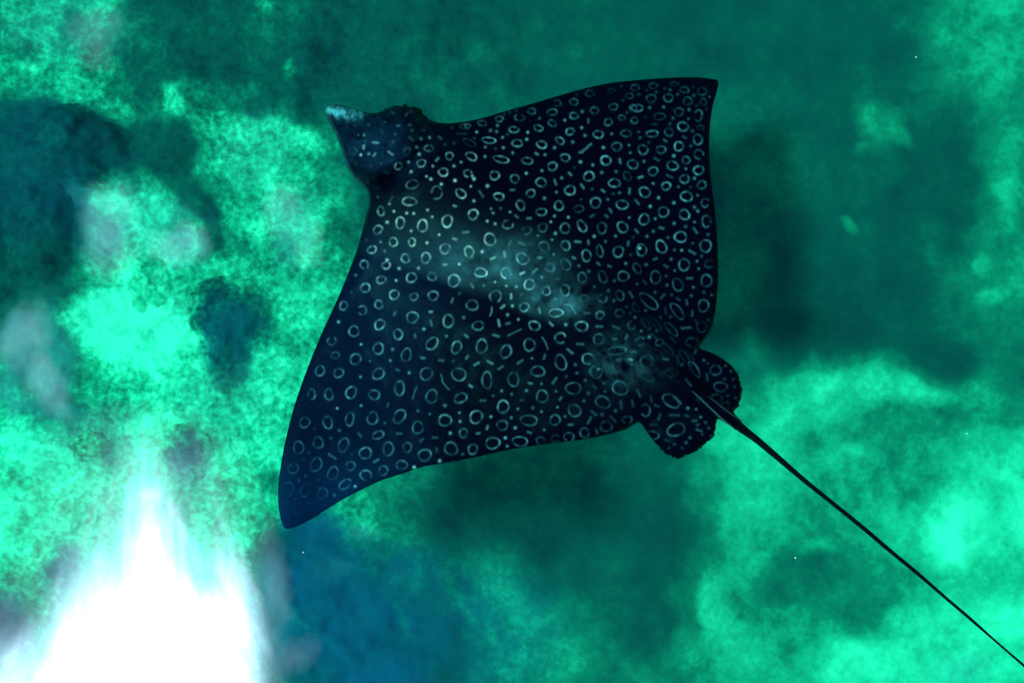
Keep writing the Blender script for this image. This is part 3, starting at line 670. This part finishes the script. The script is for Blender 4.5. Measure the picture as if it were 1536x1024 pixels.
# the groove behind the head and the one beside the spine
neck = -.030 * np.exp(-(seg_dist(px, py, [(548, 284), (585, 272), (620, 240), (655, 186)], False) / 9) ** 2)
groove = -.007 * np.exp(-(seg_dist(px, py, [(640, 420), (700, 430), (760, 452), (850, 500), (960, 560)], False) / 8) ** 2)
spir = -.03 * np.exp(-((px - 578) ** 2 + (py - 272) ** 2) / 9 ** 2)
top = (back + spine + wing + head + brow + tailroot + ruff * sstep(0, 30, d_edge)) * rim + (neck + spir) * sstep(4, 26, d_edge)
round_t = np.sqrt(np.clip(1 - (1 - np.clip(d_edge / wl, 0, 1)) ** 2, 0, 1)) * wl * MPX
top = top * (1 - is_tail) + round_t * is_tail
bot = -(.35 * (back + head) + .6 * wing + tailroot * .5) * rim * (1 - is_tail) - round_t * is_tail
t_n = tx / 480
mid = RAY_Z - np.where(t_n > 0, -.11 * t_n ** 2, .33 * np.abs(t_n) ** 2.1)
fin = sstep(505, 560, sx) * (1 - is_tail)
mid = mid - .025 * fin * sstep(6, 30, np.abs(tx - 5)) * (sx > 480)
mid = mid + .012 * np.sin(sx / 60 + 1) * sstep(150, 420, np.abs(tx))
mid = mid - .10 * is_tail * sstep(1150, 1660, px)
mid = mid + .03 * np.exp(-((px - 585) ** 2 + (py - 228) ** 2) / 70 ** 2)
zt, zb = mid + top, mid + bot
zt[on_edge] = mid[on_edge]
xt, yt = at(px, py, zt)
xb, yb = at(px, py, zb)
n = len(px)
# top sheet = all, bottom sheet shares the rim
idx_b = np.where(on_edge, np.arange(n), 0)
inner = np.where(~on_edge)[0]
idx_b[inner] = n + np.arange(len(inner))
Vx = np.concatenate([np.stack([xt, yt, zt], 1), np.stack([xb, yb, zb], 1)[inner]])
F = np.concatenate([T, idx_b[T][:, ::-1]])

# skin colours
mark = np.zeros(n)
for s in shapes:
    k, x, y, a, ang = s[:5]
    b = s[7] * (.82 + .26 * rng.random())
    R = 30 if k != 'line' else 60
    m = np.where((np.abs(px - x) < R) & (np.abs(py - y) < R))[0]
    if not len(m):
        continue
    ca, sa = math.cos(ang), math.sin(ang)
    u, v = (px[m] - x) * ca + (py[m] - y) * sa, -(px[m] - x) * sa + (py[m] - y) * ca
    if k == 'ring':
        th = np.arctan2(v / s[6], u / a)
        p1, p2, p3 = rng.random(3) * 6.28
        wob = 1 + .05 * np.sin(2 * th + p1) + .035 * np.sin(3 * th + p2)
        rr = np.hypot(u, v)
        # distance to the ellipse along the radius
        re = a * s[6] / np.sqrt((s[6] * np.cos(np.arctan2(v, u))) ** 2 + (a * np.sin(np.arctan2(v, u))) ** 2)
        d = np.abs(rr - re * wob)
        val = b * (1 - sstep(.4, 2.55, d)) * (.85 + .25 * np.sin(th + p3) + .16 * np.sin(3 * th + p1) + .12 * np.sin(5 * th + p2))
        if s[8] is not None:
            g = math.radians(s[8]) - ang
            dth = np.abs((th - g + math.pi) % (2 * math.pi) - math.pi)
            val = val * sstep(.30, .75, dth)
        # the skin inside a ring is a little greyer
    elif k == 'dot':
        val = 1.12 * b * (1 - sstep(a * .55, a * 1.5, np.hypot(u, v)))
    elif k == 'bar':
        uu = np.maximum(np.abs(u) - max(a * .8 - 1.2, .2), 0)
        ends = 1 + .35 * sstep(.3 * a, a, np.abs(u))
        val = b * .9 * (1 - sstep(.9, 3.1, np.hypot(uu, v) / ends * 1.1))
    else:
        val = b * (1 - sstep(.5, 1.9, seg_dist(px[m], py[m], s[8], False)))
    mark[m] = np.maximum(mark[m], val)
mark *= (1 - is_tail)
mark *= 1 + .35 * np.exp(-(((px - 470) / 90) ** 2 + ((py - 700) / 90) ** 2))
warm = np.exp(-(((px - 640) / 150) ** 2 + ((py - 330) / 130) ** 2))
worn = .75 + .5 * fbm(px, py, 20, 3, 131)
base = np.zeros((n, 3)) + np.array([.0005, .0004, .0028])
headness = np.exp(-(((px - 560) / 70) ** 2 + ((py - 215) / 60) ** 2))
base += headness[:, None] * np.array([.0008, .0065, .014]) * (3.6 * np.clip(fbm(px, py, 12, 5, 170, .7) - .22, 0, 1))[:, None] * (1 - np.exp(-((px - 582) ** 2 + (py - 272) ** 2) / 26 ** 2))[:, None]  # bluish head tone; shade at the spiracle painted by leaving it near-black
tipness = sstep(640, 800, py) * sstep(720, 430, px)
base += tipness[:, None] * np.array([.0, .013, .038])  # sky reflection over the wing tip, painted as blue skin
lead = sstep(260, 30, px - 540 + (py - 300) * .22) * sstep(290, 420, py)
base += lead[:, None] * np.array([.0, .0022, .008])
# sheen painted into the skin as pale patches along the back
sheen = np.exp(-(((px - 752) / 74) ** 2 + ((py - 396) / 38) ** 2) ** 1.3) * np.clip(fbm(px, py, 40, 6, 140, .72) - .24, 0, 1) * 3.6 + 1.1 * np.exp(-(((px - 836) / 46) ** 2 + ((py - 452) / 24) ** 2)) * np.clip(fbm(px, py, 24, 5, 141, .7) - .3, 0, 1) * 3.6 \
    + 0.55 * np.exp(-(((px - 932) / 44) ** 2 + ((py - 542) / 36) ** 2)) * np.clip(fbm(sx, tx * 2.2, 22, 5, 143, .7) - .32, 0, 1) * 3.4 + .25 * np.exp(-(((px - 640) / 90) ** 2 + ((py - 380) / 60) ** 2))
sheen *= np.maximum(sstep(-16, 4, -(py - (430 + (px - 700) * .36))), sstep(860, 890, px))
base += sheen[:, None] * np.array([.012, .040, .045])
snout = np.exp(-(seg_dist(px, py, [(492, 163), (512, 169), (540, 172)], False) / 7.5) ** 2) * (.12 + 2.6 * np.clip(fbm(px * 1.6, py, 7, 3, 150) - .38, 0, 1)) * sstep(558, 520, px)
edge_pale = (1 - sstep(.5, 5, d_edge)) * (sstep(560, 546, px) * sstep(330, 300, py)) * .55
ringcol = np.array([.062, .172, .172])
dim = np.array([.010, .085, .125])
mm = np.clip(mark, 0, 1.3)[:, None]
rc = dim * (1 - np.clip(mm, 0, 1)) + ringcol * np.clip(mm, 0, 1)
rc = rc * np.array([.95, .68, .74]) * (1 + warm[:, None] * np.array([1.3, .30, -.05]))
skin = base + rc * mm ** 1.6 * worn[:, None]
skin += (np.clip(snout, 0, 1.3) * 1.35 + edge_pale * .3)[:, None] * np.array([.05, .22, .24])
tail_c = np.array([.0012, .0022, .0026])
skin = skin * (1 - is_tail[:, None]) + tail_c * is_tail[:, None]
belly = np.tile(np.array([.35, .38, .40]), (len(inner), 1))
belly[is_tail[inner] > .3] = tail_c
# origin of the whole animal: the middle of its back
org = np.array([*at(770, 410, RAY_Z), RAY_Z])
ray = new_obj("spotted_eagle_ray", Vx - org, F, M_SKIN)
ray.location = org
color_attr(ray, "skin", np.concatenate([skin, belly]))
tag(ray, "black eagle ray covered in pale rings and dots, its long thin tail trailing", "ray")


def child_ball(name, cx, cy, r, z, mat):
    vs, fs = [], []
    x0, y0 = at(cx, cy, z)
    na, nb = 20, 12
    for i in range(nb + 1):
        ph = math.pi * i / nb
        for j in range(na):
            t = 2 * math.pi * j / na
            vs.append((x0 + r * math.sin(ph) * math.cos(t), y0 + r * math.sin(ph) * math.sin(t), z + .8 * r * math.cos(ph)))
    for i in range(nb):
        for j in range(na):
            fs.append((i * na + j, (i + 1) * na + j, (i + 1) * na + (j + 1) % na, i * na + (j + 1) % na))
    return new_obj(name, np.array(vs) - org, np.array(fs), mat, ray)


def z_at(x, y):
    return float(zt[np.argmin((px - x) ** 2 + (py - y) ** 2)])


child_ball("eye", 552, 272, .011, z_at(556, 268) - .004, M_EYE)
child_ball("eye", 618, 168, .011, z_at(617, 171) - .004, M_EYE)


def spindle(name, path, mat, flat=1.0):
    """a tapering blade or needle along (px, py, radius in pixels, height above the ray's plane)"""
    vs, fs = [], []
    na = 10
    for (x, y, r, h) in path:
        for j in range(na):
            t = 2 * math.pi * j / na
            vs.append((x, y, r, h, t))
    dxy = np.array(path[-1][:2]) - np.array(path[0][:2]); dxy = dxy / np.linalg.norm(dxy)
    out = []
    for (x, y, r, h, t) in vs:
        z = RAY_Z + h + r * MPX * flat * math.sin(t)
        X, Y = at(x - dxy[1] * r * math.cos(t), y + dxy[0] * r * math.cos(t), z)
        out.append((X, Y, z))
    for i in range(len(path) - 1):
        for j in range(na):
            fs.append((i * na + j, i * na + (j + 1) % na, (i + 1) * na + (j + 1) % na, (i + 1) * na + j))
    return new_obj(name, np.array(out) - org, np.array(fs), mat, ray)


h0 = [z_at(x, y) - RAY_Z for x, y in ((1040, 588), (1060, 606), (1075, 620), (1092, 632), (1106, 640), (1124, 652))]
spindle("dorsal_fin", [(1038, 586, .3, h0[0]), (1050, 597, 1.3, h0[1] + .006), (1066, 612, 1.7, h0[2] + .010), (1082, 627, 1.6, h0[3] + .010), (1096, 638, .9, h0[4] + .008), (1104, 645, .2, h0[4] + .004)], M_SPINE, 2.2)
spindle("tail_spine", [(1062, 594, .4, h0[1] + .012), (1080, 608, 2.0, h0[2] + .016), (1096, 620, 1.8, h0[3] + .016), (1106, 627, 1.1, h0[4] + .014), (1114, 632, .2, h0[4] + .012)], mat_plain("dark_spine", (.0025, .005, .006)), 1.0)

# ------------------------------------------------------------------ rippled surface water with sun glare painted white
gx, gy = np.meshgrid(np.arange(-260, 490, 3.0), np.arange(-60, 1420, 3.0))
hx, hy = gx.ravel(), gy.ravel()
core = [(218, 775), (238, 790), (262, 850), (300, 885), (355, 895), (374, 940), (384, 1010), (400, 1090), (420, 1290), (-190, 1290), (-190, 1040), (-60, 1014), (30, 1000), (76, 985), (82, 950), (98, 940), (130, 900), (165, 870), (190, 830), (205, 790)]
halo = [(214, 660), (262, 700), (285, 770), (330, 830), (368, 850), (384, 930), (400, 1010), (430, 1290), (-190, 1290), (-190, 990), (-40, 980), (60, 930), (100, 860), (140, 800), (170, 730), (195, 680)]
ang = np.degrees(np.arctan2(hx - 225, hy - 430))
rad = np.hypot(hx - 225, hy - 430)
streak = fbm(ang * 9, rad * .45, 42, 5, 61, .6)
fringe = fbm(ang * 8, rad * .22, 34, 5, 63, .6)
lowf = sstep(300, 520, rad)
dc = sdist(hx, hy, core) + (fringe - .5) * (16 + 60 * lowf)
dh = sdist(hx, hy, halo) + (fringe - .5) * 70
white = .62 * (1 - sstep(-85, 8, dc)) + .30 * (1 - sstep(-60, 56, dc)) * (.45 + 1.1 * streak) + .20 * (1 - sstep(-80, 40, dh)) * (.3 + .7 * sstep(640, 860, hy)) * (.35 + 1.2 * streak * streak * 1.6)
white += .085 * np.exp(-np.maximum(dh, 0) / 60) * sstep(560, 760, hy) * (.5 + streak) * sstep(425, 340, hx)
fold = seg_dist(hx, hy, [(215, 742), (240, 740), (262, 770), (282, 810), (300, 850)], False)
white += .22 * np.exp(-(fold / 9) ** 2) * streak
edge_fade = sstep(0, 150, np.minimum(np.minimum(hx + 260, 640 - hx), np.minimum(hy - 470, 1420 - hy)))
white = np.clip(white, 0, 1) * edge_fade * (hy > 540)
# fainter sky glints, painted white like the glare
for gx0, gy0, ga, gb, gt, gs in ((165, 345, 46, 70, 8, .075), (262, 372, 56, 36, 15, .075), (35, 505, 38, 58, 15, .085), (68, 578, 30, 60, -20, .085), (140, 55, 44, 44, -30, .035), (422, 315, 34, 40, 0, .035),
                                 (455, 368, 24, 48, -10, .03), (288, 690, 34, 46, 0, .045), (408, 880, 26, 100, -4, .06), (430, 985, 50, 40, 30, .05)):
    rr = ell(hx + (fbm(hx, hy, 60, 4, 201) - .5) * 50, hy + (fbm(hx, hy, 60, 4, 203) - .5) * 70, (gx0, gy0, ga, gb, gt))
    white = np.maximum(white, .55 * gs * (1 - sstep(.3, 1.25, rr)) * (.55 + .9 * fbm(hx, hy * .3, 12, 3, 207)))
keep = white > .004
zz = .012 * np.sin(hx / 37 + hy / 90) * .5 + (fbm(ang * 8, rad * .3, 30, 3, 65) - .5) * .03
X, Y = at(hx, hy, 0.03)
ww, hh = gx.shape[1], gx.shape[0]
I = np.arange(ww * hh).reshape(hh, ww)
Q = np.stack([I[:-1, :-1].ravel(), I[1:, :-1].ravel(), I[1:, 1:].ravel(), I[:-1, 1:].ravel()], 1)
Q = Q[keep[Q].any(1)]
used = np.unique(Q)
re_i = np.zeros(ww * hh, dtype=int); re_i[used] = np.arange(len(used))
fr = new_obj("water_surface", np.stack([X, Y, zz + .03], 1)[used], re_i[Q], M_GLARE)
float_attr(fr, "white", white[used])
tag(fr, "rippled water surface with sun glare painted white at the lower left and faint painted glints", kind="structure")

# ------------------------------------------------------------------ specks drifting in the water
for (x, y, r, z, lab) in ((1193, 836, .0022, -.35, "lone white speck drifting below the middle of the tail"), (1450, 650, .0018, -.5, "tiny white speck drifting right of the tail over bright sand"),
                          (1374, 86, .0022, -.7, "pale speck drifting in the dark water at the upper right"), (455, 828, .0020, -.3, "white speck drifting just below the left wing tip")):
    vs, fs = [], []
    for i in range(9):
        ph = math.pi * i / 8
        for j in range(12):
            t = 2 * math.pi * j / 12
            k = 1 + .35 * math.sin(3 * t + x) * math.sin(ph)
            vs.append((r * k * math.sin(ph) * math.cos(t), r * k * math.sin(ph) * math.sin(t), r * .7 * math.cos(ph)))
    for i in range(8):
        for j in range(12):
            fs.append((i * 12 + j, (i + 1) * 12 + j, (i + 1) * 12 + (j + 1) % 12, i * 12 + (j + 1) % 12))
    o = new_obj("drifting_speck", vs, np.array(fs), M_SPECK)
    o.location = (*at(x, y, z), z)
    tag(o, lab, "speck", "specks drifting in the water")

# ------------------------------------------------------------------ the body of sea water
S = 90.0
vb = [(x, y, z) for z in (BED_Z - 1.6, 0.0) for y in (-S, S) for x in (-S, S)]
wvol = new_obj("water_body", vb, [(0, 2, 3, 1), (4, 5, 7, 6), (0, 1, 5, 4), (2, 6, 7, 3), (0, 4, 6, 2), (1, 3, 7, 5)], M_WATER, smooth=False)  # volume of sea water that absorbs colour with depth
tag(wvol, "clear blue green sea water filling the whole view", kind="stuff")
